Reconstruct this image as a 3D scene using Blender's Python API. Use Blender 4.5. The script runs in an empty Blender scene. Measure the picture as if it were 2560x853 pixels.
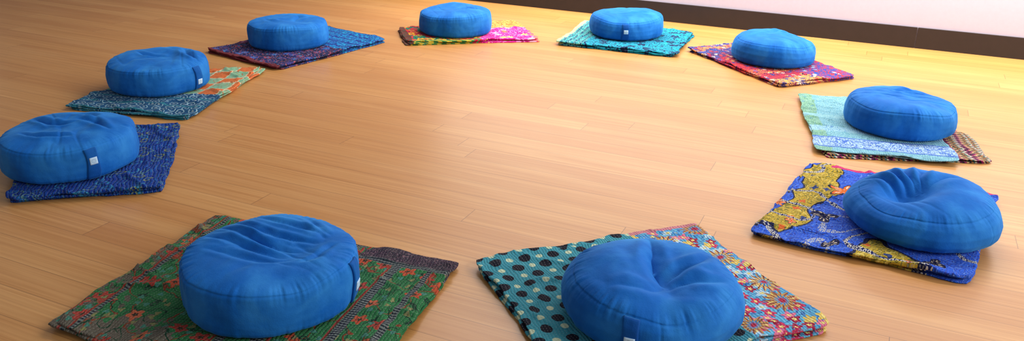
import bpy, math, random, bmesh
import numpy as np
from mathutils import Vector, noise, Matrix
random.seed(7)
scene=bpy.context.scene
scene.view_settings.view_transform='Standard'
COL=scene.collection
# ---------------- camera (hand-held, tilted down 21 degrees, 1.09 m above the floor)
cam=bpy.data.cameras.new('camera'); co=bpy.data.objects.new('camera',cam); COL.objects.link(co)
co.matrix_world=Matrix.Translation((0,0,1.0931))@Matrix.Rotation(math.pi/2-.3672,4,'X')@Matrix.Rotation(.0196,4,'Z')
cam.sensor_width=36; cam.lens=29.064; cam.shift_y=-.01922; cam.clip_end=100
scene.camera=co
# ---------------- node helper
def srgb(r,g,b):
    f=lambda c:(c/255/12.92 if c/255<=.04045 else ((c/255+.055)/1.055)**2.4)
    return (f(r),f(g),f(b),1)
class G:
    def __init__(s,name):
        s.mat=bpy.data.materials.new(name); s.mat.use_nodes=True
        s.t=s.mat.node_tree; s.n=s.t.nodes; s.b=s.n['Principled BSDF']
    def put(s,sock,v):
        if isinstance(v,bpy.types.NodeSocket): s.t.links.new(v,sock)
        else: sock.default_value=v
    def M(s,op,a,b=None,c=None,clamp=False):
        n=s.n.new('ShaderNodeMath'); n.operation=op; n.use_clamp=clamp
        s.put(n.inputs[0],a)
        if b is not None: s.put(n.inputs[1],b)
        if c is not None: s.put(n.inputs[2],c)
        return n.outputs[0]
    def mix(s,f,a,b,mode='MIX'):
        n=s.n.new('ShaderNodeMix'); n.data_type='RGBA'; n.blend_type=mode
        s.put(n.inputs[0],f); s.put(n.inputs[6],a); s.put(n.inputs[7],b)
        return n.outputs[2]
    def V(s,op,a,b=None,sc=None):
        n=s.n.new('ShaderNodeVectorMath'); n.operation=op
        s.put(n.inputs[0],a)
        if b is not None: s.put(n.inputs[1],b)
        if sc is not None: s.put(n.inputs[3],sc)
        return n.outputs['Value'] if op=='LENGTH' else n.outputs[0]
    def comb(s,x,y,z=0.0):
        n=s.n.new('ShaderNodeCombineXYZ'); s.put(n.inputs[0],x);s.put(n.inputs[1],y);s.put(n.inputs[2],z); return n.outputs[0]
    def sep(s,v):
        n=s.n.new('ShaderNodeSeparateXYZ'); s.put(n.inputs[0],v); return n.outputs[0],n.outputs[1],n.outputs[2]
    def noise(s,v,scale,detail=2.0,rough=.5,col=False,dist=0.0):
        n=s.n.new('ShaderNodeTexNoise'); s.put(n.inputs['Vector'],v); n.inputs['Scale'].default_value=scale
        n.inputs['Detail'].default_value=detail; n.inputs['Roughness'].default_value=rough; n.inputs['Distortion'].default_value=dist
        return n.outputs['Color'] if col else n.outputs['Fac']
    def vor(s,v,scale,rand=1.0,feature='F1'):
        n=s.n.new('ShaderNodeTexVoronoi'); n.voronoi_dimensions='2D'; n.feature=feature
        s.put(n.inputs['Vector'],v); n.inputs['Scale'].default_value=scale; n.inputs['Randomness'].default_value=rand
        return n
    def warp(s,v,amt,scale):
        c=s.noise(v,scale,2.0,col=True)
        return s.V('ADD',v,s.V('SCALE',s.V('SUBTRACT',c,(.5,.5,.5)),sc=amt))
    def at(s,v,ox,oy):
        return s.V('ADD',v,(ox,oy,0))
    def flowers(s,v,scale,rand,n,rad):
        vn=s.vor(v,scale,rand); d=s.V('SUBTRACT',v,vn.outputs['Position'])
        cr,cg,cb=s.sep(vn.outputs['Color'])
        m,r,rr,a=s.flower_at(d,cr,n,rad)
        return m,r,rr,(cr,cg,cb),a
    def flower_at(s,d,rot,n,rad,inner=.78):
        x,y,_=s.sep(d); r=s.M('SQRT',s.M('ADD',s.M('MULTIPLY',x,x),s.M('MULTIPLY',y,y)))
        a=s.M('ADD',s.M('ARCTAN2',y,x),s.M('MULTIPLY',rot,6.28))
        bd=s.M('MULTIPLY_ADD',s.M('COSINE',s.M('MULTIPLY',a,float(n))),rad*(1-inner),rad*inner)
        return s.M('LESS_THAN',r,bd), r, s.M('DIVIDE',r,bd), a
    def lines(s,x,per,w,ph=0.0):
        return s.M('LESS_THAN',s.M('FRACT',s.M('MULTIPLY_ADD',x,1/per,ph+100)),w)
    def band(s,x,a,b):
        return s.M('MULTIPLY',s.M('GREATER_THAN',x,a),s.M('LESS_THAN',x,b))
    def contour(s,v,scale,k,w,detail=1.0):
        f=s.M('FRACT',s.M('MULTIPLY',s.noise(v,scale,detail),float(k)))
        return s.M('LESS_THAN',s.M('ABSOLUTE',s.M('SUBTRACT',f,.5)),w)
    def palette(s,x,cols):
        n=s.n.new('ShaderNodeValToRGB'); n.color_ramp.interpolation='CONSTANT'
        e=n.color_ramp.elements
        e[0].position=0; e[0].color=cols[0]
        e[1].position=1/len(cols); e[1].color=cols[1]
        for i in range(2,len(cols)):
            q=e.new(i/len(cols)); q.color=cols[i]
        s.put(n.inputs[0],x); return n.outputs[0]
    def ramp(s,x,stops,interp='LINEAR'):
        n=s.n.new('ShaderNodeValToRGB'); n.color_ramp.interpolation=interp
        e=n.color_ramp.elements
        e[0].position,e[0].color=stops[0]; e[1].position,e[1].color=stops[-1]
        for p,c in stops[1:-1]:
            q=e.new(p); q.color=c
        s.put(n.inputs[0],x); return n.outputs[0]
    def bump(s,h,strength,dist):
        n=s.n.new('ShaderNodeBump'); n.inputs['Strength'].default_value=strength; n.inputs['Distance'].default_value=dist
        s.put(n.inputs['Height'],h); s.t.links.new(n.outputs[0],s.b.inputs['Normal'])
    def uv(s):
        n=s.n.new('ShaderNodeUVMap'); return n.outputs[0]
def mesh_obj(name,verts,faces,mats=(),smooth=True,uvs=None,midx=None):
    me=bpy.data.meshes.new(name); me.from_pydata([tuple(v) for v in verts],[],faces)
    for m in mats: me.materials.append(m)
    if uvs is not None:
        l=me.uv_layers.new(name='UVMap')
        vi=np.empty(len(me.loops),int); me.loops.foreach_get('vertex_index',vi)
        l.data.foreach_set('uv',np.asarray(uvs,float)[vi].ravel())
    if midx is not None: me.polygons.foreach_set('material_index',midx)
    me.polygons.foreach_set('use_smooth',[smooth]*len(me.polygons)); me.update()
    o=bpy.data.objects.new(name,me); COL.objects.link(o); return o
# ---------------- room
W0=Vector((-.2134,5.6944)); W1=Vector((2.7525,4.3589)); S=Vector((2.2517,4.5666))
wd=(W1-W0).normalized(); wn=Vector((-wd.y,wd.x))
if wn.y<0: wn=-wn
wang=math.atan2(wd.y,wd.x)
BH=.117
def box(name,cx,cy,cz,lx,ly,lz,rz,mat,bev=0):
    v=[];
    for dx in (-.5,.5):
        for dy in (-.5,.5):
            for dz in (-.5,.5): v.append((dx*lx,dy*ly,dz*lz))
    f=[(0,1,3,2),(4,6,7,5),(0,4,5,1),(2,3,7,6),(0,2,6,4),(1,5,7,3)]
    o=mesh_obj(name,v,f,[mat],smooth=False); o.location=(cx,cy,cz); o.rotation_euler=(0,0,rz)
    o['kind']='structure'
    if bev:
        m=o.modifiers.new('bevel','BEVEL'); m.width=bev; m.segments=2
    return o
g=G('bamboo_floor')
PW=.094; PL=1.83
tc=g.n.new('ShaderNodeTexCoord'); mp=g.n.new('ShaderNodeMapping'); mp.inputs['Rotation'].default_value=(0,0,-wang)
g.t.links.new(tc.outputs['Object'],mp.inputs[0]); P=mp.outputs[0]
x,y,_=g.sep(P)
row=g.M('FLOOR',g.M('DIVIDE',y,PW))
wnz=g.n.new('ShaderNodeTexWhiteNoise'); wnz.noise_dimensions='1D'; g.put(wnz.inputs['W'],row)
xo=g.M('MULTIPLY_ADD',wnz.outputs['Value'],PL,x)
colc=g.M('FLOOR',g.M('DIVIDE',xo,PL))
wn2=g.n.new('ShaderNodeTexWhiteNoise'); wn2.noise_dimensions='2D'; g.put(wn2.inputs['Vector'],g.comb(row,colc))
rnd=wn2.outputs['Value']
fy=g.M('FRACT',g.M('DIVIDE',y,PW)); fx=g.M('FRACT',g.M('DIVIDE',xo,PL))
ey=g.M('MULTIPLY',g.M('MINIMUM',fy,g.M('SUBTRACT',1.0,fy)),PW)
ex=g.M('MULTIPLY',g.M('MINIMUM',fx,g.M('SUBTRACT',1.0,fx)),PL)
gap=g.M('MULTIPLY',g.M('LESS_THAN',ey,.0009),.5)
gapx=g.M('MULTIPLY',g.M('LESS_THAN',ex,.0010),.65)
off=g.comb(g.M('MULTIPLY',rnd,37.0),g.M('MULTIPLY',rnd,11.0))
gv=g.V('ADD',g.V('MULTIPLY',P,(.9,80.0,1.0)),off)
n1=g.noise(gv,1.0,3.0,.55)
gv2=g.V('ADD',g.V('MULTIPLY',P,(3.0,340.0,1.0)),off)
n2=g.noise(gv2,1.0,3.0,.6)
gv3=g.V('MULTIPLY',P,(.9,7.0,1.0)); n3=g.noise(gv3,1.0,3.0,.6)
c=g.ramp(n1,[(.2,srgb(176,120,62)),(.5,srgb(194,140,80)),(.8,srgb(210,158,98))])
c=g.mix(g.M('MULTIPLY',g.M('SUBTRACT',n2,.45,clamp=True),1.1),c,srgb(130,80,38))
c=g.mix(g.M('MULTIPLY',rnd,.5),c,srgb(168,108,54))
c=g.mix(g.M('MULTIPLY',g.M('SUBTRACT',n3,.48,clamp=True),1.0),c,srgb(218,174,116))
c=g.mix(g.M('MAXIMUM',gap,gapx),c,srgb(84,50,28))
g.put(g.b.inputs['Base Color'],c)
g.put(g.b.inputs['Roughness'],g.M('MULTIPLY_ADD',n2,.12,.27))
g.b.inputs['Specular IOR Level'].default_value=.42
g.bump(g.M('ADD',n2,g.M('MULTIPLY',g.M('MAXIMUM',gap,gapx),-3.0)),.10,.002)
FLOOR=g.mat
fl=box('floor',0,3.0,-.05,16,12.5,.1,0,FLOOR)
g=G('wall_paint'); n=g.noise(g.n.new('ShaderNodeTexCoord').outputs['Object'],60,3.0)
g.put(g.b.inputs['Base Color'],g.mix(n,srgb(176,166,184),srgb(184,174,192))); g.b.inputs['Roughness'].default_value=.7
WALL=g.mat
g=G('baseboard_paint'); n=g.noise(g.n.new('ShaderNodeTexCoord').outputs['Object'],25,4.0)
g.put(g.b.inputs['Base Color'],g.mix(n,srgb(28,20,20),srgb(40,29,29))); g.b.inputs['Roughness'].default_value=.5
BASE=g.mat
def wallpos(t,off): p=W0+wd*t+wn*off; return p.x,p.y
wx,wy=wallpos(1.0,.012+.06)
box('wall_back',wx,wy,1.45,13,.12,2.9,wang,WALL)
ts=(S-W0).dot(wd)
L1=ts-(-5.5)
bx,by=wallpos(-5.5+L1/2-.001,.006); box('baseboard_back',bx,by,BH/2,L1-.002,.012,BH,wang,BASE,.001)
L2=7.5-ts
bx,by=wallpos(ts+L2/2+.001,.006); box('baseboard_back',bx,by,BH/2,L2-.002,.012,BH,wang,BASE,.001)
# ---------------- quilts
POS=[(-1.208,4.345),(-0.34,4.708),(0.643,4.705),(1.34,4.185),(1.55,3.157),(1.221,2.239),(0.339,1.724),(-0.581,1.773),(-1.485,2.587),(-1.564,3.521)]
def smooth(x,a,b):
    t=max(0,min(1,(x-a)/(b-a))); return t*t*(3-2*t)
def slab(quad,z0,t,seed,wr=.0,amp=.0075,shift=0.0,cc=None,jit=0):
    A,B,C,D=[Vector((p[0],p[1])) for p in quad]
    cen=(A+B+C+D)/4
    rr=random.Random(int(seed*100))
    A,B,C,D=[p+(p-cen).normalized()*shift+Vector((rr.uniform(-jit,jit),rr.uniform(-jit,jit))) for p in (A,B,C,D)]
    su=((B-A).length+(C-D).length)/2; sv=((D-A).length+(C-B).length)/2
    e=[0,.0004,.0012,.0025,.005,.009,.015]
    def prm(s_):
        k=[q/s_ for q in e]; n=90
        mid=list(np.linspace(k[-1],1-k[-1],n))[1:-1]
        return k+mid+[1-q for q in reversed(k)]
    us=prm(su); vs=prm(sv); nu,nv=len(us),len(vs)
    V=[];UV=[]
    for side in (1,-1):
        for j,v in enumerate(vs):
            for i,u in enumerate(us):
                p=A*(1-u)*(1-v)+B*u*(1-v)+C*u*v+D*(1-u)*v
                du=min(u,1-u)*su; dv=min(v,1-v)*sv
                r=t*.5
                pr=lambda d:math.sqrt(max(0,1-(1-min(d/r,1))**2))
                h=pr(du)*pr(dv)
                ed=1-smooth(min(du,dv),0,.10)
                wu=(noise.noise((p.x*5+seed,p.y*5,seed*3.1))*amp*2.2+noise.noise((p.x*17,p.y*17+seed,seed))*amp*.9+noise.noise((p.x*60,p.y*60,seed))*amp*.3)*(.3+.7*ed)
                wv=(noise.noise((p.x*5,p.y*5+seed,seed*1.7+9))*amp*2.2+noise.noise((p.x*17+seed,p.y*17,seed+5))*amp*.9+noise.noise((p.x*60,p.y*60,seed+5))*amp*.3)*(.3+.7*ed)
                cr=.010; k=max(0,1-du/cr/3)*max(0,1-dv/cr/3)
                pc=(cen-p).normalized()*cr*k
                z=z0+t/2+side*t/2*h
                dc=math.hypot(p.x-cc[0],p.y-cc[1]) if cc else 1
                free=smooth(dc,.205,.27)
                lift=max(0,noise.noise((p.x*9+seed*.3,p.y*9,2.0))+.12)*.011*ed*free
                slump=max(0,noise.noise((p.x*7+3,p.y*7+seed*.1,8.0)))*.5*z0*ed*free
                if z0>.004: z+=lift-slump
                if side==1 and wr:
                    w2=noise.noise((p.x*6+seed,p.y*6,3.3))
                    w1=max(0,1-abs(noise.noise((p.x*5+seed,p.y*9+p.x*3,1.3)))/.10)
                    w3=max(0,1-abs(noise.noise((p.x*16,p.y*13+seed,1.3)))/.2)
                    up=(.6*w2+1.0*w1+.45*w3)
                    z+=wr*up*h*free
                    z-=wr*.12*h
                V.append((p.x+wu+pc.x,p.y+wv+pc.y,max(z,.0004))); UV.append((u,v))
    F=[];o2=nu*nv
    for j in range(nv-1):
        for i in range(nu-1):
            a=j*nu+i; F.append((a,a+1,a+nu+1,a+nu)); F.append((o2+a,o2+a+nu,o2+a+nu+1,o2+a+1))
    return V,F,UV,su,sv
def quilt(idx,layers,label,seed):
    V=[];F=[];UV=[];mi=[];mats=[]
    for k,(q,z0,t,m,wr,sh) in enumerate(layers):
        v,f,u,_,_=slab(q,z0,t,seed+k*3.7,wr,shift=sh,cc=POS[idx],jit=0 if k==len(layers)-1 else .012)
        o=len(V); V+=v; UV+=u; F+=[tuple(i+o for i in ff) for ff in f]
        if m not in mats: mats.append(m)
        mi+=[mats.index(m)]*len(f)
    c=np.mean(np.array(V),0)
    V=[(a-c[0],b-c[1],z) for a,b,z in V]
    ob=mesh_obj('folded_quilt',V,F,mats,uvs=UV,midx=mi); ob.location=(c[0],c[1],0)
    bm=bmesh.new(); bm.from_mesh(ob.data); bmesh.ops.recalc_face_normals(bm,faces=bm.faces); bm.to_mesh(ob.data); bm.free()
    ob['label']=label; ob['category']='quilt'; ob['group']='folded patchwork quilts under the cushions'
    return ob
def start(name,su,sv,warp=.004):
    g=G(name); uv=g.uv(); u,v,_=g.sep(uv)
    P=g.comb(g.M('MULTIPLY',u,su),g.M('MULTIPLY',v,sv))
    if warp: P=g.warp(P,warp,30)
    x,y,_=g.sep(P)
    return g,P,x,y,u,v
def finish(g,P,c,x,y,along='y',per=.008,st=.4,fade=None,famt=.5):
    k=y if along=='y' else x
    o=x if along=='y' else y
    n=g.noise(P,220,2.0)
    if fade: c=g.mix(g.M('MULTIPLY',g.M('SUBTRACT',g.noise(P,26,4.0,.7),.38,clamp=True),famt*3),c,fade)
    c=g.mix(g.M('MULTIPLY',g.M('SUBTRACT',n,.4,clamp=True),.8),c,(0.012,0.012,0.02,1))
    ph=g.M('MULTIPLY_ADD',g.noise(P,14,2.0),16.0,g.M('MULTIPLY',k,6.283/per))
    s=g.M('SINE',ph)
    d=g.M('SINE',g.M('MULTIPLY',o,6.283/.012))
    th=g.M('MULTIPLY',g.M('GREATER_THAN',g.M('SINE',g.M('ADD',ph,3.14)),.93),g.M('GREATER_THAN',g.M('SINE',g.M('MULTIPLY',o,6.283/.008)),0.0))
    c=g.mix(g.M('MULTIPLY',th,.28),c,srgb(190,190,185))
    h=g.M('ADD',g.M('MULTIPLY',s,g.M('MULTIPLY_ADD',d,.25,.6)),g.M('MULTIPLY',g.noise(P,45,3.0),4.0))
    g.put(g.b.inputs['Base Color'],c); g.b.inputs['Roughness'].default_value=.9
    g.b.inputs['Specular IOR Level'].default_value=.15
    g.bump(h,st,.002)
    return g.mat
def size(q):
    A,B,C,D=q; return ((B-A).length+(C-D).length)/2,((D-A).length+(C-B).length)/2
TQ=.020
def qd(*pts):
    p=[Vector(a) for a in pts]
    if len(p)==3: p.append(p[0]+p[2]-p[1])
    return p
def uvfn(q,su,sv):
    A,B,D=q[0],q[1],q[3]
    def f(wx,wy):
        e1=(B-A); e2=(D-A); d=Vector((wx,wy))-A
        det=e1.x*e2.y-e1.y*e2.x
        return ((d.x*e2.y-d.y*e2.x)/det*su,(e1.x*d.y-e1.y*d.x)/det*sv)
    return f
def stack(q,mat,wr=.005,n=3,T=TQ,mats=None):
    t=T/n; L=[]
    for i in range(n):
        sh=0 if i==n-1 else random.uniform(-.012,.008)
        m=mat if not mats else mats[i]
        L.append((q,i*t,t*.92,m,wr if i==n-1 else 0,sh))
    return L
# --- dark navy floral with blue band
q=qd((-1.598,4.177),(-1.140,3.850),(-.703,4.475)); su,sv=size(q)
g,P,x,y,u,v=start('navy_floral_quilt',su,sv)
c=g.mix(g.M('GREATER_THAN',g.noise(P,12),.52),srgb(22,22,62),srgb(18,28,86))
m,r,rr,(a1,a2,a3),an=g.flowers(P,17,.85,7,.024)
c=g.mix(g.M('MULTIPLY',m,g.M('GREATER_THAN',a2,.5)),c,g.palette(a3,[srgb(60,54,130),srgb(40,94,170),srgb(130,50,80),srgb(50,74,160)]))
c=g.mix(g.M('MULTIPLY',m,g.M('LESS_THAN',rr,.35)),c,srgb(36,120,170))
c=g.mix(g.contour(P,26,6,.05),c,srgb(74,84,150))
m2,*_=g.flowers(P,60,1,4,.004); c=g.mix(m2,c,srgb(170,90,100))
t=g.mix(g.contour(P,25,5,.15),srgb(12,100,170),srgb(20,150,195))
t=g.mix(g.lines(v,.09,.16),t,srgb(24,36,120))
m3,_,_,_,_=g.flowers(P,45,.5,5,.008); t=g.mix(m3,t,srgb(20,50,130))
c=g.mix(g.M('GREATER_THAN',g.M('MULTIPLY_ADD',u,.1,v),.66),c,t)
c=g.mix(g.M('LESS_THAN',v,.03),c,srgb(110,40,50))
MQ1=finish(g,P,c,x,y)
quilt(0,stack(q,MQ1),'folded dark navy floral quilt with a bright blue band',1)
# --- magenta patchwork
q=qd((-.582,4.410),(.145,4.566),(-.003,5.032),(-.681,4.769)); su,sv=size(q)
g,P,x,y,u,v=start('magenta_patchwork_quilt',su,sv,.010)
m,r,rr,(a1,a2,a3),an=g.flowers(P,18,.95,5,.030)
pc=g.palette(a1,[srgb(200,30,50),srgb(170,30,60),srgb(30,120,95),srgb(210,50,40)])
pc=g.mix(m,pc,g.palette(a2,[srgb(240,190,40),srgb(215,40,60),srgb(60,150,90),srgb(235,120,50),srgb(235,200,70)]))
pc=g.mix(g.M('MULTIPLY',m,g.M('LESS_THAN',rr,.4)),pc,srgb(180,30,50))
pc=g.mix(g.contour(P,30,6,.08),pc,srgb(50,40,60))
mg=g.mix(g.contour(P,22,6,.15),srgb(225,20,140),srgb(248,130,200))
mg=g.mix(g.contour(g.at(P,2,2),34,6,.10),mg,srgb(160,10,100))
m4,_,_,(b1,b2,b3),_=g.flowers(P,20,.9,6,.024); mg=g.mix(g.M('MULTIPLY',m4,g.M('GREATER_THAN',b1,.4)),mg,g.palette(b2,[srgb(250,160,190),srgb(245,120,90),srgb(190,20,120),srgb(250,190,110)]))
og=g.mix(g.contour(P,20,6,.12),srgb(245,120,60),srgb(250,200,100))
mg=g.mix(g.M('GREATER_THAN',g.M('ADD',v,g.M('MULTIPLY',g.noise(P,9),.4)),.85),mg,og)
c=g.mix(g.M('GREATER_THAN',g.M('ADD',g.M('ADD',u,g.M('MULTIPLY',v,-.12)),g.M('MULTIPLY',g.noise(P,16),.14)),.62),pc,mg)
c=g.mix(g.M('LESS_THAN',u,.05),c,g.mix(g.lines(y,.03,.5),srgb(120,40,30),srgb(60,70,60)))
c=g.mix(g.M('MULTIPLY',g.M('LESS_THAN',v,.07),g.band(u,.05,.50)),c,g.mix(g.lines(g.M('ADD',x,y),.05,.5),srgb(195,170,50),srgb(60,120,60)))
MQ2=finish(g,P,c,x,y)
quilt(1,stack(q,MQ2),'folded red, yellow and bright magenta patchwork quilt',2)
# --- turquoise
q=qd((.232,4.487),(.855,4.261),(1.059,4.796),(.435,5.072)); su,sv=size(q)
g,P,x,y,u,v=start('teal_navy_quilt',su,sv,.012)
c=g.mix(g.noise(P,10),srgb(8,118,150),srgb(16,160,184))
m,r,rr,(a1,a2,a3),an=g.flowers(P,14,.9,5,.032)
c=g.mix(g.M('MULTIPLY',m,g.M('GREATER_THAN',a2,.35)),c,srgb(10,34,74))
c=g.mix(g.M('MULTIPLY',m,g.band(rr,.35,.5)),c,srgb(16,120,150))
c=g.mix(g.contour(P,26,6,.13),c,srgb(10,40,84))
st=g.mix(g.lines(x,.035,.4),srgb(24,130,144),srgb(15,56,100))
st=g.mix(g.contour(P,40,6,.12),st,srgb(120,190,175))
c=g.mix(g.M('LESS_THAN',u,.24),c,st)
c=g.mix(g.M('LESS_THAN',u,.04),c,srgb(160,180,140))
MQ3=finish(g,P,c,x,y)
quilt(2,stack(q,MQ3,n=3,T=.024),'folded turquoise quilt with navy floral motifs',3)
# --- red and blue
q=qd((.948,4.417),(1.241,3.723),(1.674,3.918)); su,sv=size(q)
g,P,x,y,u,v=start('red_blue_quilt',su,sv,.012)
k=g.M('ADD',u,g.M('MULTIPLY',g.noise(P,9),.16))
c=g.ramp(k,[(0,srgb(60,70,140)),(.12,srgb(200,120,76)),(.19,srgb(56,66,130)),(.28,srgb(80,50,104)),(.38,srgb(175,36,54)),(.57,srgb(195,32,50)),(.74,srgb(205,90,60)),(.86,srgb(175,36,54)),(.97,srgb(205,145,84))],'CONSTANT')
m,r,rr,(a1,a2,a3),an=g.flowers(P,34,.9,6,.013)
c=g.mix(m,c,g.palette(a3,[srgb(215,150,84),srgb(205,60,50),srgb(54,80,160),srgb(200,190,180),srgb(150,30,56),srgb(50,60,130)]))
c=g.mix(g.contour(P,34,7,.14),c,srgb(60,28,76))
r2=g.mix(g.contour(P,34,6,.2),srgb(70,60,130),srgb(185,40,60))
r2=g.mix(g.contour(P,18,6,.12),r2,srgb(44,66,150))
r2=g.mix(g.M('MULTIPLY',m,g.M('GREATER_THAN',a2,.5)),r2,g.palette(a3,[srgb(200,50,60),srgb(150,170,200),srgb(190,40,60)]))
c=g.mix(g.M('GREATER_THAN',g.M('ADD',v,g.M('MULTIPLY',g.noise(P,14),.35)),.74),c,r2)
MQ4=finish(g,P,c,x,y)
quilt(3,stack(q,MQ4),'folded red, blue and purple patterned quilt',4)
# --- pale aqua
q=qd((1.288,3.592),(1.127,2.873),(1.609,2.767)); su,sv=size(q)
g,P,x,y,u,v=start('pale_aqua_quilt',su,sv,.006)
c=g.mix(g.contour(P,55,5,.18),srgb(98,156,176),srgb(132,182,194))
c=g.mix(g.M('LESS_THAN',g.M('ADD',v,g.M('MULTIPLY',g.noise(P,30),.03)),.13),c,g.mix(g.contour(P,50,5,.2),srgb(96,146,120),srgb(130,176,146)))
c=g.mix(g.contour(P,12,4,.04),c,srgb(86,140,152))
fb=g.mix(g.contour(P,45,5,.2),srgb(164,192,222),srgb(56,96,190))
c=g.mix(g.band(u,.80,.93),c,fb)
c=g.mix(g.band(u,.785,.80),c,srgb(70,110,190)); c=g.mix(g.band(u,.93,.945),c,srgb(60,100,180))
c=g.mix(g.band(u,.62,.70),c,g.mix(g.contour(P,60,5,.2),srgb(150,194,206),srgb(100,150,192)))
c=g.mix(g.band(u,.40,.46),c,g.mix(g.contour(P,60,5,.2),srgb(140,188,194),srgb(106,162,180)))
MQ5=finish(g,P,c,x,y,fade=srgb(146,188,202),famt=.35)
q2=qd((1.346,3.573),(1.147,2.842),(1.743,2.806),(1.815,3.12))
g,P,x,y,u,v=start('chevron_lining',.6,.6,.002)
ch=g.M('ADD',y,g.M('MULTIPLY',g.M('PINGPONG',x,.02),.9))
c=g.palette(g.M('FRACT',g.M('MULTIPLY',ch,16.0)),[srgb(150,36,94),srgb(190,164,110),srgb(34,26,46),srgb(160,106,54),srgb(44,90,90),srgb(200,186,166),srgb(110,26,76),srgb(34,30,44)])
MQ5b=finish(g,P,c,x,y)
quilt(4,[(q2,0,.005,MQ5b,0,0),(q2,.005,.005,MQ5b,.004,-.008),(q,.010,.005,MQ5,0,-.006),(q,.015,.005,MQ5,.005,0)],'folded pale aqua quilt with blue border and bright chevron lining',5)
# --- blue and gold
q=qd((1.076,2.743),(.698,2.177),(1.212,1.912)); su,sv=size(q)
g,P,x,y,u,v=start('blue_gold_quilt',su,sv,.010)
uvof=uvfn(q,su,sv)
wob=g.M('SUBTRACT',g.noise(g.V('ADD',P,(3.1,1.7,0)),7.0,1.0),.5)
f1=g.M('ADD',g.M('SUBTRACT',.14,g.M('ABSOLUTE',g.M('SUBTRACT',v,.115))),g.M('MULTIPLY',wob,.38))
f1=g.M('SUBTRACT',f1,.05)
o_=uvof(1.008,2.028)
dd_=g.V('LENGTH',g.V('SUBTRACT',P,(o_[0],o_[1],0)))
f2=g.M('ADD',g.M('SUBTRACT',.09,dd_),g.M('MULTIPLY',wob,.16))
f=g.M('MAXIMUM',f1,f2)
gold=g.M('GREATER_THAN',f,0.0)
blue=g.mix(g.contour(P,40,8,.14),srgb(40,90,205),srgb(36,56,150))
blue=g.mix(g.contour(g.at(P,4,4),16,8,.05),blue,srgb(90,130,215))
gl=g.mix(g.contour(P,38,7,.16),srgb(186,156,48),srgb(110,104,44))
gl=g.mix(g.contour(g.at(P,4,4),20,7,.06),gl,srgb(210,186,90))
m,r,rr,(a1,a2,a3),an=g.flowers(P,26,1,4,.014)
gl=g.mix(g.M('MULTIPLY',m,g.M('GREATER_THAN',a2,.6)),gl,g.palette(a3,[srgb(205,96,40),srgb(40,60,120),srgb(120,110,40)]))
c=g.mix(gold,blue,gl)
dash=g.vor(P,85,.3); dd=g.band(dash.outputs['Distance'],.2,.42)
c=g.mix(g.M('LESS_THAN',g.M('ABSOLUTE',f),.006),c,srgb(20,24,60))
wq=g.noise(g.V('ADD',P,(9,4,0)),4.2,.5)
c=g.mix(g.M('LESS_THAN',g.M('ABSOLUTE',g.M('SUBTRACT',wq,.5)),.012),c,g.mix(dd,srgb(26,34,96),srgb(205,202,190)))
c=g.mix(g.M('MULTIPLY',g.M('LESS_THAN',g.M('ABSOLUTE',g.M('SUBTRACT',wq,.40)),.011),dd),c,srgb(190,190,180))
for (wx_,wy_,rot,col,rad,n) in ((1.092,2.485,.1,srgb(230,106,34),.062,5),(.954,2.286,.3,srgb(22,26,70),.045,3),(.910,2.110,.6,srgb(22,26,66),.028,2),(1.149,2.000,.2,srgb(22,26,66),.035,3),(.845,2.393,.5,srgb(215,100,40),.026,5),(.840,2.253,.0,srgb(225,96,40),.02,4)):
    o_=uvof(wx_,wy_)
    m,r,rr,an=g.flower_at(g.V('SUBTRACT',P,(o_[0],o_[1],0)),rot,n,rad,.68)
    c=g.mix(m,c,col); c=g.mix(g.M('MULTIPLY',m,g.M('GREATER_THAN',rr,.86)),c,srgb(20,18,50))
    c=g.mix(g.M('MULTIPLY',m,g.M('MULTIPLY',g.lines(an,.5,.3),g.band(rr,.35,.75))),c,srgb(225,205,170))
c=g.mix(g.M('MULTIPLY',g.M('LESS_THAN',u,.035),g.M('GREATER_THAN',v,.12)),c,srgb(190,44,106))
MQ6=finish(g,P,c,x,y,'x',.009,.5)
quilt(5,stack(q,MQ6,n=3,wr=.008),'folded royal blue and gold quilt with orange flowers',6)
# --- dots and flowers
q=qd((-.094,1.972),(.542,2.234),(.766,1.691)); su,sv=size(q)
g,P,x,y,u,v=start('dots_and_flowers_quilt',su,sv,.006)
c=g.mix(g.noise(P,20,3.0),srgb(34,120,140),srgb(70,154,168))
dv_=g.vor(P,24,.18); k,k2,_=g.sep(dv_.outputs['Color'])
px_,py_,_=g.sep(dv_.outputs['Position'])
big=g.M('LESS_THAN',dv_.outputs['Distance'],g.M('MULTIPLY_ADD',k,.08,.34))
alt=g.M('FRACT',g.M('MULTIPLY',g.M('ADD',g.M('FLOOR',g.M('MULTIPLY',px_,24.0)),g.M('FLOOR',g.M('MULTIPLY',py_,24.0))),.5))
small=g.M('LESS_THAN',dv_.outputs['Distance'],.22)
isb=g.M('LESS_THAN',alt,.25)
c=g.mix(g.M('MULTIPLY',big,isb),c,srgb(18,20,34))
c=g.mix(g.M('MULTIPLY',small,g.M('SUBTRACT',1.0,isb)),c,srgb(186,200,170))
fl_=g.mix(g.contour(P,30,5,.12),srgb(90,165,200),srgb(60,110,170))
m,r,rr,(a1,a2,a3),an=g.flowers(g.warp(P,.02,22),34,1,5,.018)
fl_=g.mix(m,fl_,g.palette(a2,[srgb(190,50,90),srgb(170,200,220),srgb(150,30,64),srgb(70,140,200),srgb(210,110,140),srgb(210,180,90)]))
fl_=g.mix(g.M('MULTIPLY',m,g.M('LESS_THAN',rr,.35)),fl_,srgb(220,200,120))
m,r,rr,(a1,a2,a3),an=g.flowers(g.warp(g.at(P,.02,.05),.012,18),8.6,1.0,14,.046)
bigm=g.M('GREATER_THAN',a1,.35); m=g.M('MULTIPLY',m,bigm)
pet=g.palette(a3,[srgb(196,156,96),srgb(204,170,108),srgb(190,80,100),srgb(180,138,80)])
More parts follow.
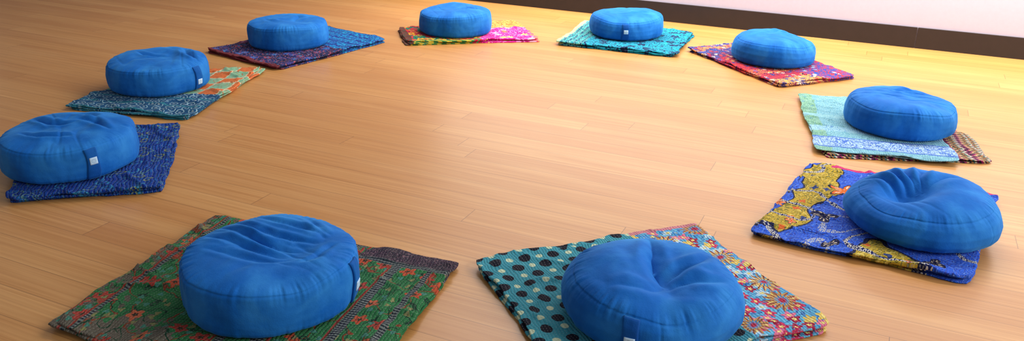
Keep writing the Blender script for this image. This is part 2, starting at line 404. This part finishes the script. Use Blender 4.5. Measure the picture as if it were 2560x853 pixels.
pet=g.mix(g.lines(an,6.283/14,.3),pet,srgb(130,64,52))
fl_=g.mix(m,fl_,pet)
fl_=g.mix(g.M('MULTIPLY',m,g.M('LESS_THAN',rr,.45)),fl_,srgb(50,140,195)); fl_=g.mix(g.M('MULTIPLY',m,g.M('LESS_THAN',rr,.28)),fl_,srgb(170,34,60))
fm=g.M('GREATER_THAN',g.M('ADD',u,g.M('MULTIPLY',v,-.02)),.68)
c=g.mix(fm,c,fl_)
c=g.mix(g.M('MULTIPLY',fm,g.M('LESS_THAN',v,.03)),c,srgb(190,120,130))
MQ7=finish(g,P,c,x,y,'x',st=.45)
quilt(6,stack(q,MQ7,n=3),'folded quilt, teal polka dots and red and gold flowers',7)
# --- green
q=qd((-1.054,1.632),(-.873,2.212),(-.140,1.944)); su,sv=size(q)
g,P,x,y,u,v=start('green_floral_quilt',su,sv,.008)
c=g.mix(g.noise(P,9,3.0),srgb(26,84,48),srgb(48,122,70))
nz=g.noise(P,16,3.0,.7)
edge=g.M('ADD',g.M('MAXIMUM',g.M('MULTIPLY',g.M('SUBTRACT',.14,u),1.5),g.M('SUBTRACT',.05,v)),g.M('MULTIPLY',g.M('SUBTRACT',nz,.5),.9))
c=g.mix(g.M('MULTIPLY',g.M('GREATER_THAN',edge,.02),g.M('LESS_THAN',v,.40)),c,srgb(92,84,74))
c=g.mix(g.contour(P,8,5,.035,2.0),c,srgb(120,56,34))
c=g.mix(g.contour(g.at(P,5,2),14,6,.06),c,srgb(18,56,38))
m,r,rr,(a1,a2,a3),an=g.flowers(g.warp(P,.014,25),16,.95,5,.024)
fm=g.M('MULTIPLY',m,g.M('GREATER_THAN',a2,.45))
c=g.mix(fm,c,g.palette(a3,[srgb(176,72,44),srgb(156,52,42),srgb(182,90,60),srgb(160,56,46)]))
c=g.mix(g.M('MULTIPLY',fm,g.M('LESS_THAN',rr,.35)),c,srgb(60,44,30))
m,r,rr,(a1,a2,a3),an=g.flowers(g.at(P,.3,.7),34,1,3,.009)
c=g.mix(g.M('MULTIPLY',m,g.M('GREATER_THAN',a2,.5)),c,g.palette(a3,[srgb(60,120,104),srgb(120,120,76)]))
chain=g.M('LESS_THAN',g.M('ABSOLUTE',g.M('SUBTRACT',g.M('PINGPONG',x,.009),.0045)),.0022)
bd=g.mix(chain,srgb(28,32,46),srgb(104,112,110))
for a,b in ((.06,.075),(.50,.53),(.60,.64),(.80,.83),(.93,.95)):
    c=g.mix(g.band(v,a,b),c,bd)
for a,b in ((.05,.058),(.488,.497),(.645,.655),(.79,.798)):
    c=g.mix(g.band(v,a,b),c,srgb(140,46,40))
ctop=g.mix(g.contour(P,45,6,.1),srgb(50,36,54),srgb(104,76,88))
c=g.mix(g.M('MULTIPLY',g.M('GREATER_THAN',u,.91),g.M('GREATER_THAN',v,.66)),c,ctop)
c=g.mix(g.M('MULTIPLY',g.band(u,.88,.91),g.M('GREATER_THAN',v,.62)),c,bd)
MQ8=finish(g,P,c,x,y,'y',.009,.45,fade=srgb(84,114,84),famt=.12)
quilt(7,stack(q,MQ8,n=3,T=.022,wr=.007),'folded faded green quilt with rust flowers and chain borders',8)
# --- navy squiggles
q=qd((-1.551,2.297),(-1.107,2.401),(-1.287,3.024)); su,sv=size(q)
g,P,x,y,u,v=start('navy_squiggle_quilt',su,sv,.01)
c=g.mix(g.noise(P,14),srgb(12,36,110),srgb(16,58,150))
c=g.mix(g.contour(P,18,7,.05),c,srgb(40,90,130)); c=g.mix(g.contour(g.at(P,3,8),26,7,.06),c,srgb(22,90,160))
m,r,rr,(a1,a2,a3),an=g.flowers(P,24,1,2,.020)
c=g.mix(g.M('MULTIPLY',g.M('MULTIPLY',m,g.M('GREATER_THAN',rr,.72)),g.M('GREATER_THAN',a2,.35)),c,g.palette(a3,[srgb(120,134,90),srgb(40,120,160),srgb(80,120,130)]))
MQ9=finish(g,P,c,x,y,'x',.012,.7)
quilt(8,stack(q,MQ9,n=3,T=.026,wr=.008),'folded vivid dark blue quilt with teal and olive squiggles',9)
# --- navy scallops, orange checks
q=qd((-1.835,3.216),(-1.282,3.106),(-1.202,3.831),(-1.678,3.753)); su,sv=size(q)
g,P,x,y,u,v=start('orange_navy_quilt',su,sv,.010)
te=g.mix(g.noise(P,10),srgb(14,54,100),srgb(18,84,124))
sc=g.vor(P,26,.35); te=g.mix(g.band(sc.outputs['Distance'],.32,.42),te,srgb(130,164,180))
te=g.mix(g.M('LESS_THAN',sc.outputs['Distance'],.12),te,srgb(130,150,160))
te=g.mix(g.lines(y,.09,.12),te,srgb(36,110,130))
ck=g.n.new('ShaderNodeTexChecker'); g.put(ck.inputs['Vector'],g.V('ADD',P,(.01,.03,.05))); ck.inputs['Scale'].default_value=1/.085
og=g.mix(ck.outputs['Fac'],srgb(205,104,50),srgb(126,176,142))
ckx=g.lines(g.M('ADD',x,.01),.085,.07); cky=g.lines(g.M('ADD',y,.03),.085,.07)
og=g.mix(g.M('MAXIMUM',ckx,cky),og,srgb(206,194,160))
og=g.mix(g.contour(P,26,6,.07),og,srgb(170,110,70))
c=g.mix(g.M('GREATER_THAN',g.M('ADD',v,g.M('MULTIPLY',u,.05)),.42),te,og)
MQ10=finish(g,P,c,x,y)
quilt(9,stack(q,MQ10,n=3,T=.022,wr=.008),'folded navy scalloped quilt with orange and green checks',10)
# ---------------- cushions
def suede(name,c0,c1,c2):
    g=G(name)
    tc=g.n.new('ShaderNodeTexCoord').outputs['Object']
    n1=g.noise(tc,6,4.0,.55,dist=.5); n2=g.noise(tc,320,2.0)
    c=g.ramp(n1,[(.28,c0),(.5,c1),(.8,c2)])
    nf=g.noise(tc,22,3.0,.6)
    c=g.mix(g.M('MULTIPLY',g.M('SUBTRACT',nf,.48,clamp=True),.8),c,c2)
    g.put(g.b.inputs['Base Color'],c); g.b.inputs['Roughness'].default_value=.8
    g.b.inputs['Specular IOR Level'].default_value=.15
    g.b.inputs['Sheen Weight'].default_value=.4; g.b.inputs['Sheen Roughness'].default_value=.35
    g.b.inputs['Sheen Tint'].default_value=srgb(100,190,245)
    g.bump(g.M('ADD',n2,g.M('MULTIPLY',g.noise(tc,45,4.0,.6),3.0)),.3,.0012)
    return g.mat
SUEDE=suede('blue_suede_cover',srgb(6,82,164),srgb(14,98,184),srgb(52,138,210))
STRAP=suede('blue_suede_strap',srgb(4,62,138),srgb(8,76,154),srgb(20,96,172))
g=G('white_tag'); uv=g.uv(); u,v,_=g.sep(uv)
dx=g.M('SUBTRACT',u,.5); dy=g.M('SUBTRACT',v,.5)
r=g.M('SQRT',g.M('ADD',g.M('MULTIPLY',dx,dx),g.M('MULTIPLY',dy,dy)))
a=g.M('ARCTAN2',dy,dx)
ring=g.M('LESS_THAN',g.M('ABSOLUTE',g.M('SUBTRACT',r,.27)),.02)
lot=g.M('LESS_THAN',g.M('ABSOLUTE',g.M('SUBTRACT',r,g.M('MULTIPLY_ADD',g.M('ABSOLUTE',g.M('COSINE',g.M('MULTIPLY',a,2.5))),.12,.06))),.018)
c=g.mix(g.M('MAXIMUM',ring,lot),srgb(184,214,238),srgb(110,146,176))
g.put(g.b.inputs['Base Color'],c); g.b.inputs['Roughness'].default_value=.8
TAG=g.mat
R=.21; H=.1346
STT=[0,.05,.12,.3,.55,.8,.94,1]
SA=np.array([.925,.965,.986,1.0,1.003,.998,.988,.976]); SB=np.array([.82,.905,.96,1.0,1.0,.955,.90,.865])
def fbm(x,y,z): return noise.noise((x,y,z))+.5*noise.noise((x*2.1,y*2.1,z+3))
class Cush:
    def __init__(s,x,y,seed,rot=0,dents=(),creases=(),wr=.003,hs=1.0,tilt=(0,0),bulge=0,vseam=(),rd=.25,lump=.006,seam=1.0):
        s.x,s.y,s.seed,s.rot,s.dents,s.creases,s.wr,s.hs,s.tilt,s.bulge,s.vseam,s.rd=x,y,seed,rot,dents,creases,wr,hs,tilt,bulge,vseam,rd
        s.lump=lump
        s.ST=SA*(1-rd)+SB*rd; s.HS=(.112*(1-rd)+.092*rd)*hs; s.RS=float(s.ST[-1])
        s.p=3.8*(1-rd)+2.5*rd; s.e=.64*(1-rd)+.85*rd; s.gd=.0026*(1-rd*.5)*seam
    def deform(s,px,py,pz,top):
        z=pz
        for (dx,dy,sx,sy,an,d) in s.dents:
            c,sn=math.cos(an),math.sin(an); ux=(px-dx)*c+(py-dy)*sn; uy=-(px-dx)*sn+(py-dy)*c
            z-=d*math.exp(-(ux/sx)**2-(uy/sy)**2)*top
        rim=1-smooth(math.hypot(px,py),.15,.2)
        for (x0,y0,x1,y1,w,d) in s.creases:
            ax,ay=x1-x0,y1-y0; L2=ax*ax+ay*ay
            t=((px-x0)*ax+(py-y0)*ay)/L2
            if t<-.1 or t>1.1: continue
            L=math.sqrt(L2); nx,ny=-ay/L,ax/L
            wob=.012*math.sin(t*4+x0*30)+.004*noise.noise((px*30,py*30,x0*9))
            dd=(px-x0)*nx+(py-y0)*ny-wob
            ta=math.sin(math.pi*min(1,max(0,(t+.1)/1.2)))**.7
            k=abs(dd)/(w*(.6+.5*ta))
            z-=d*(1.15*math.exp(-k*1.6)-.75*rim*math.exp(-(k-1.7)**2*1.1))*ta*top*(.45+.55*rim)
        z+=(s.tilt[0]*px+s.tilt[1]*py)*top
        z+=noise.noise((px*5+s.seed*2,py*5,s.seed))*s.lump*1.3*top
        return z
    def pleat(s,a):
        sd=s.seed; ca,sa=math.cos(a),math.sin(a)
        p1=noise.noise((ca*11+sd,sa*11,.3)); p2=noise.noise((ca*30+sd,sa*30,7.3)); g_=.55+.9*noise.noise((ca*2.5+sd,sa*2.5,4.4))
        sharp=-max(0,1-abs(p1)/.16)
        return (p1*.0026+p2*.0018+sharp*.0022)*max(.15,g_+.2)
    def surf(s,a,t,off=0.0):
        r=R*float(np.interp(t,STT,s.ST))
        sd=s.seed
        n=fbm(math.cos(a)*1.6+sd,math.sin(a)*1.6,t*.8)*.006
        n+=fbm(math.cos(a)*4+sd,math.sin(a)*4,t*2.0)*.0024
        fall=math.exp(-((1-t)/.17)**2)+.8*math.exp(-(t/.2)**2)
        pl=s.pleat(a)
        r+=n+pl*fall
        r+=s.bulge*math.sin(math.pi*t)
        for va in s.vseam:
            d=abs((a-va+math.pi)%(2*math.pi)-math.pi)*R
            r-=.0022*math.exp(-(d/.0022)**2)
        r+=-s.gd*math.exp(-((1-t)/.018)**2)
        r+=off
        z=s.HS*t
        px,py=r*math.cos(a),r*math.sin(a)
        z=s.deform(px,py,z,t**1.3)
        return px,py,z
    def top(s,a,q):
        sd=s.seed
        r0=R*s.RS*q
        pl=s.pleat(a)
        fall=math.exp(-((1-q)/.11)**2)
        n=fbm(math.cos(a)*1.6+sd,math.sin(a)*1.6,.8)*.006+fbm(math.cos(a)*4+sd,math.sin(a)*4,2.0)*.0024
        r=r0+(n+pl*fall)*q**3
        r+=-s.gd*math.exp(-((1-q)/.009)**2)
        px,py=r*math.cos(a),r*math.sin(a)
        z=s.HS+(H*s.hs-s.HS)*(1-q**s.p)**s.e
        wx=px*math.cos(s.rot)+py*math.sin(s.rot); wy=-px*math.sin(s.rot)+py*math.cos(s.rot)
        wq=noise.noise((wx*6+sd,wy*2.0,sd)); rg=max(0,1-abs(noise.noise((wx*11+wq*1.8+sd,wy*4.0,sd+4)))/.14)
        z-=s.wr*(rg*.7)*(1-q**4)
        z+=fbm(px*7+sd,py*7,sd)*s.lump*(1-q**4)
        z+=noise.noise((px*34+wq,py*22+sd,sd))*.0014*(1-q**6)
        z+=pl*fall*1.1*min(1,(1-q)*14)
        z=s.deform(px,py,z,1.0)
        return px,py,z
def build_cushion(cu,zb,label,tag=None):
    NA=400
    V=[];F=[]
    ts=[0,.02,.05,.09]+list(np.linspace(.13,.88,24))+[.90,.92,.94,.955,.967,.978,.989,1.0]
    qs=[.996,.991,.985,.977,.967,.955,.94,.925]+list(np.linspace(.905,.04,44))
    rings=[]
    for t in ts:
        rings.append([cu.surf(2*math.pi*i/NA,t) for i in range(NA)])
    for q_ in qs:
        rings.append([cu.top(2*math.pi*i/NA,q_) for i in range(NA)])
    for rg in rings: V+=rg
    for j in range(len(rings)-1):
        for i in range(NA):
            a=j*NA+i;b=j*NA+(i+1)%NA; F.append((a,b,b+NA,a+NA))
    V.append((0,0,cu.top(0,0)[2])); k=len(V)-1; j=len(rings)-1
    for i in range(NA): F.append((j*NA+i,j*NA+(i+1)%NA,k))
    V.append((0,0,0)); k=len(V)-1
    for i in range(NA): F.append(((i+1)%NA,i,k))
    o=mesh_obj('floor_cushion',V,F,[SUEDE]); o.location=(cu.x,cu.y,zb)
    o['label']=label; o['category']='cushion'; o['group']='round blue floor cushions in a ring'
    if tag is not None:
        az,tt=tag
        w=.019/R; V=[];F=[];nu=11
        tl=np.linspace(.04,.985,34)
        for lay,off in ((0,.0052),(1,.0006)):
            for t in tl:
                for i in range(nu):
                    k=(i/(nu-1)*2-1)
                    o_=off-(.0015*abs(k)**8 if lay==0 else 0)+(.002*math.sin(math.pi*t)*(1 if lay==0 else 0))
                    V.append(cu.surf(az+k*w*(1+.08*math.sin(t*7))+.02*math.sin(t*3),t,o_))
        n=len(tl)
        for j in range(n-1):
            for i in range(nu-1):
                a=j*nu+i; F.append((a,a+1,a+nu+1,a+nu)); b=a+n*nu; F.append((b,b+nu,b+nu+1,b+1))
        for j in range(n-1):
            a=j*nu; b=a+n*nu; F.append((a,a+nu,b+nu,b)); a=j*nu+nu-1; b=a+n*nu; F.append((a,b,b+nu,a+nu))
        for i in range(nu-1):
            a=i;b=a+n*nu; F.append((a,b,b+1,a+1)); a=(n-1)*nu+i;b=a+n*nu; F.append((a,a+1,b+1,b))
        so=mesh_obj('carry_strap',V,F,[STRAP]); so.parent=o
        V=[];F=[];UV=[];nn=7; w2=.0115/R; dt=.0115/cu.HS
        for lay,off in ((0,.0088),(1,.0064)):
            for j in range(nn):
                for i in range(nn):
                    u_=i/(nn-1);v_=j/(nn-1); t=tt+(v_*2-1)*dt
                    V.append(cu.surf(az+(u_*2-1)*w2+.02*math.sin(t*3),t,off)); UV.append((u_,v_))
        for j in range(nn-1):
            for i in range(nn-1):
                a=j*nn+i; b=a+nn*nn; F.append((a,a+1,a+nn+1,a+nn)); F.append((b,b+nn,b+nn+1,b+1))
        for i in range(nn-1):
            for a,a2 in ((i,i+1),((nn-1)*nn+i+1,(nn-1)*nn+i),(i*nn+nn,i*nn),(i*nn+nn-1,i*nn+2*nn-1)):
                F.append((a,a+nn*nn,a2+nn*nn,a2))
        to=mesh_obj('sewn_tag',V,F,[TAG],uvs=UV); to.parent=so; to['label']='small white square fabric tag with round emblem'
    return o
ZB=.0205
B='round blue suede floor cushion '
C=[
 (Cush(*POS[0],1.1,wr=.002,dents=[(0.03,.0,.12,.09,0,.008)],creases=[(.02,.1,.06,-.02,.018,.005),(-.12,.0,-.02,-.08,.014,.004)],rd=.15,lump=.008,seam=.6),B+'on dark navy quilt, smooth top',None),
 (Cush(*POS[1],2.3,wr=.003,dents=[(-.08,.03,.1,.08,0,.008)],creases=[(.0,-.05,.12,-.03,.014,.005)],rd=.25,lump=.009,seam=.5),B+'on magenta patchwork quilt',None),
 (Cush(*POS[2],3.7,wr=.004,dents=[(-.04,-.15,.1,.06,0,.010)],creases=[(-.05,-.05,.12,-.07,.015,.006)],rd=.35,tilt=(.03,0),lump=.009,seam=.6),B+'on turquoise quilt, tag showing',(-1.719,.55)),
 (Cush(*POS[3],4.2,wr=.004,rot=.8,tilt=(-.05,0),dents=[(.12,.0,.06,.08,0,.010),(-.12,-.04,.06,.06,0,.006)],creases=[(.05,.1,.0,0,.02,.007),(.02,.0,.14,-.05,.014,.006)],rd=.65,hs=1.04,lump=.010,seam=.5),B+'on red and blue quilt',None),
 (Cush(*POS[4],5.9,wr=.004,rot=1.2,dents=[(.05,.0,.09,.06,.5,.014),(.12,-.1,.06,.05,0,.008)],creases=[(-.02,.06,.12,.04,.014,.008),(.0,.12,.08,.09,.012,.006)],rd=.45,lump=.009,seam=.8),B+'on pale aqua quilt',None),
 (Cush(*POS[5],6.4,wr=.003,rot=.3,hs=1.06,bulge=.005,tilt=(.05,.02),vseam=(-1.0,),rd=.95,dents=[(-.05,-.01,.07,.05,.2,.062),(-.13,-.09,.06,.05,0,.010),(.09,.0,.06,.05,0,-.006)],
    creases=[(-.08,.0,-.12,.12,.013,.010),(-.055,.02,-.06,.14,.011,.011),(-.03,.02,.0,.15,.012,.011),(-.01,.01,.06,.12,.013,.009),(.0,-.01,.12,.05,.018,.006)]),B+'on blue quilt, deeply dented',None),
 (Cush(*POS[6],7.6,wr=.004,rot=1.5,bulge=.004,vseam=(-1.62,),rd=.7,hs=1.03,dents=[(.02,-.03,.055,.11,-.2,.036),(.03,-.19,.07,.05,0,.018),(-.11,.04,.06,.07,0,-.007)],
    creases=[(.02,-.05,.0,.13,.018,.011),(.03,-.05,.13,.06,.016,.009),(.03,-.08,.15,-.04,.015,.007),(.01,-.07,-.10,-.10,.016,.005)]),B+'on polka dot quilt, sunken middle',(-1.955,.5)),
 (Cush(*POS[7],8.8,wr=.003,rot=1.1,rd=.0,dents=[(.06,-.02,.09,.07,.5,.016),(.10,-.16,.06,.04,0,.007)],
    creases=[(-.16,.09,.06,-.0,.010,.006),(-.12,.13,.09,.03,.010,.007),(-.05,.16,.11,.06,.010,.007),(-.17,.04,.04,-.03,.011,.006),(-.14,-.03,.05,-.06,.011,.004),(.03,.17,.13,.09,.010,.006),(.16,.02,.09,-.06,.010,.004)],seam=.9),B+'on green quilt, wrinkled top',(-.14,.40)),
 (Cush(*POS[8],9.5,wr=.004,rot=.6,rd=.15,dents=[(0,-.02,.12,.07,0,.014),(-.05,-.17,.08,.05,0,.008)],
    creases=[(-.14,.05,.0,.02,.013,.009),(.02,.05,.15,.0,.013,.009),(-.1,-.08,.05,-.1,.012,.007),(-.02,.12,.08,.06,.012,.006)],lump=.009,seam=.8),B+'on blue quilt, slightly rumpled',(-.794,.62)),
 (Cush(*POS[9],10.2,wr=.004,rot=.4,rd=.15,dents=[(.02,.0,.12,.08,0,.010)],
    creases=[(.17,-.02,.08,.13,.016,.012),(-.1,.05,.02,.0,.013,.006)],lump=.009,seam=.7),B+'on checked quilt, tag showing',(-.349,.36)),
]
for i,(cu,lab,tg) in enumerate(C):
    zb=ZB+{2:.004,8:.006,7:.002,9:.002}.get(i,0)
    build_cushion(cu,zb,lab,tg)
# ---------------- light
w=bpy.data.worlds.new('world'); scene.world=w; w.use_nodes=True
w.node_tree.nodes['Background'].inputs[0].default_value=(.96,.97,1,1); w.node_tree.nodes['Background'].inputs[1].default_value=.29
def area(name,loc,target,sx,sy,e,col):
    l=bpy.data.lights.new(name,'AREA'); l.shape='RECTANGLE'; l.size=sx; l.size_y=sy; l.energy=e; l.color=col
    o=bpy.data.objects.new(name,l); COL.objects.link(o); o.location=loc
    o.rotation_euler=(Vector(target)-Vector(loc)).to_track_quat('-Z','Y').to_euler(); return o
area('window_light',(4.4,.2,2.3),(0.3,2.4,0),3.0,2.0,175,(1,.99,.98))
a=wallpos(2.2,-.6)
o=area('added_wall_fill',(a[0],a[1],2.7),(0,0,0),5.0,.3,185,(1,.97,.91))  # added unseen area light, brightens the wall and the floor below it
o.rotation_euler=(math.radians(12),0,wang)
a=wallpos(2.6,-.30)
o=area('added_floor_glow_fill',(a[0],a[1],.95),(0,0,0),5.6,.12,66,(1,.95,.78))  # invented low strip light, makes the pale glow on the floor along the baseboard
o.rotation_euler=(math.radians(0),0,wang)
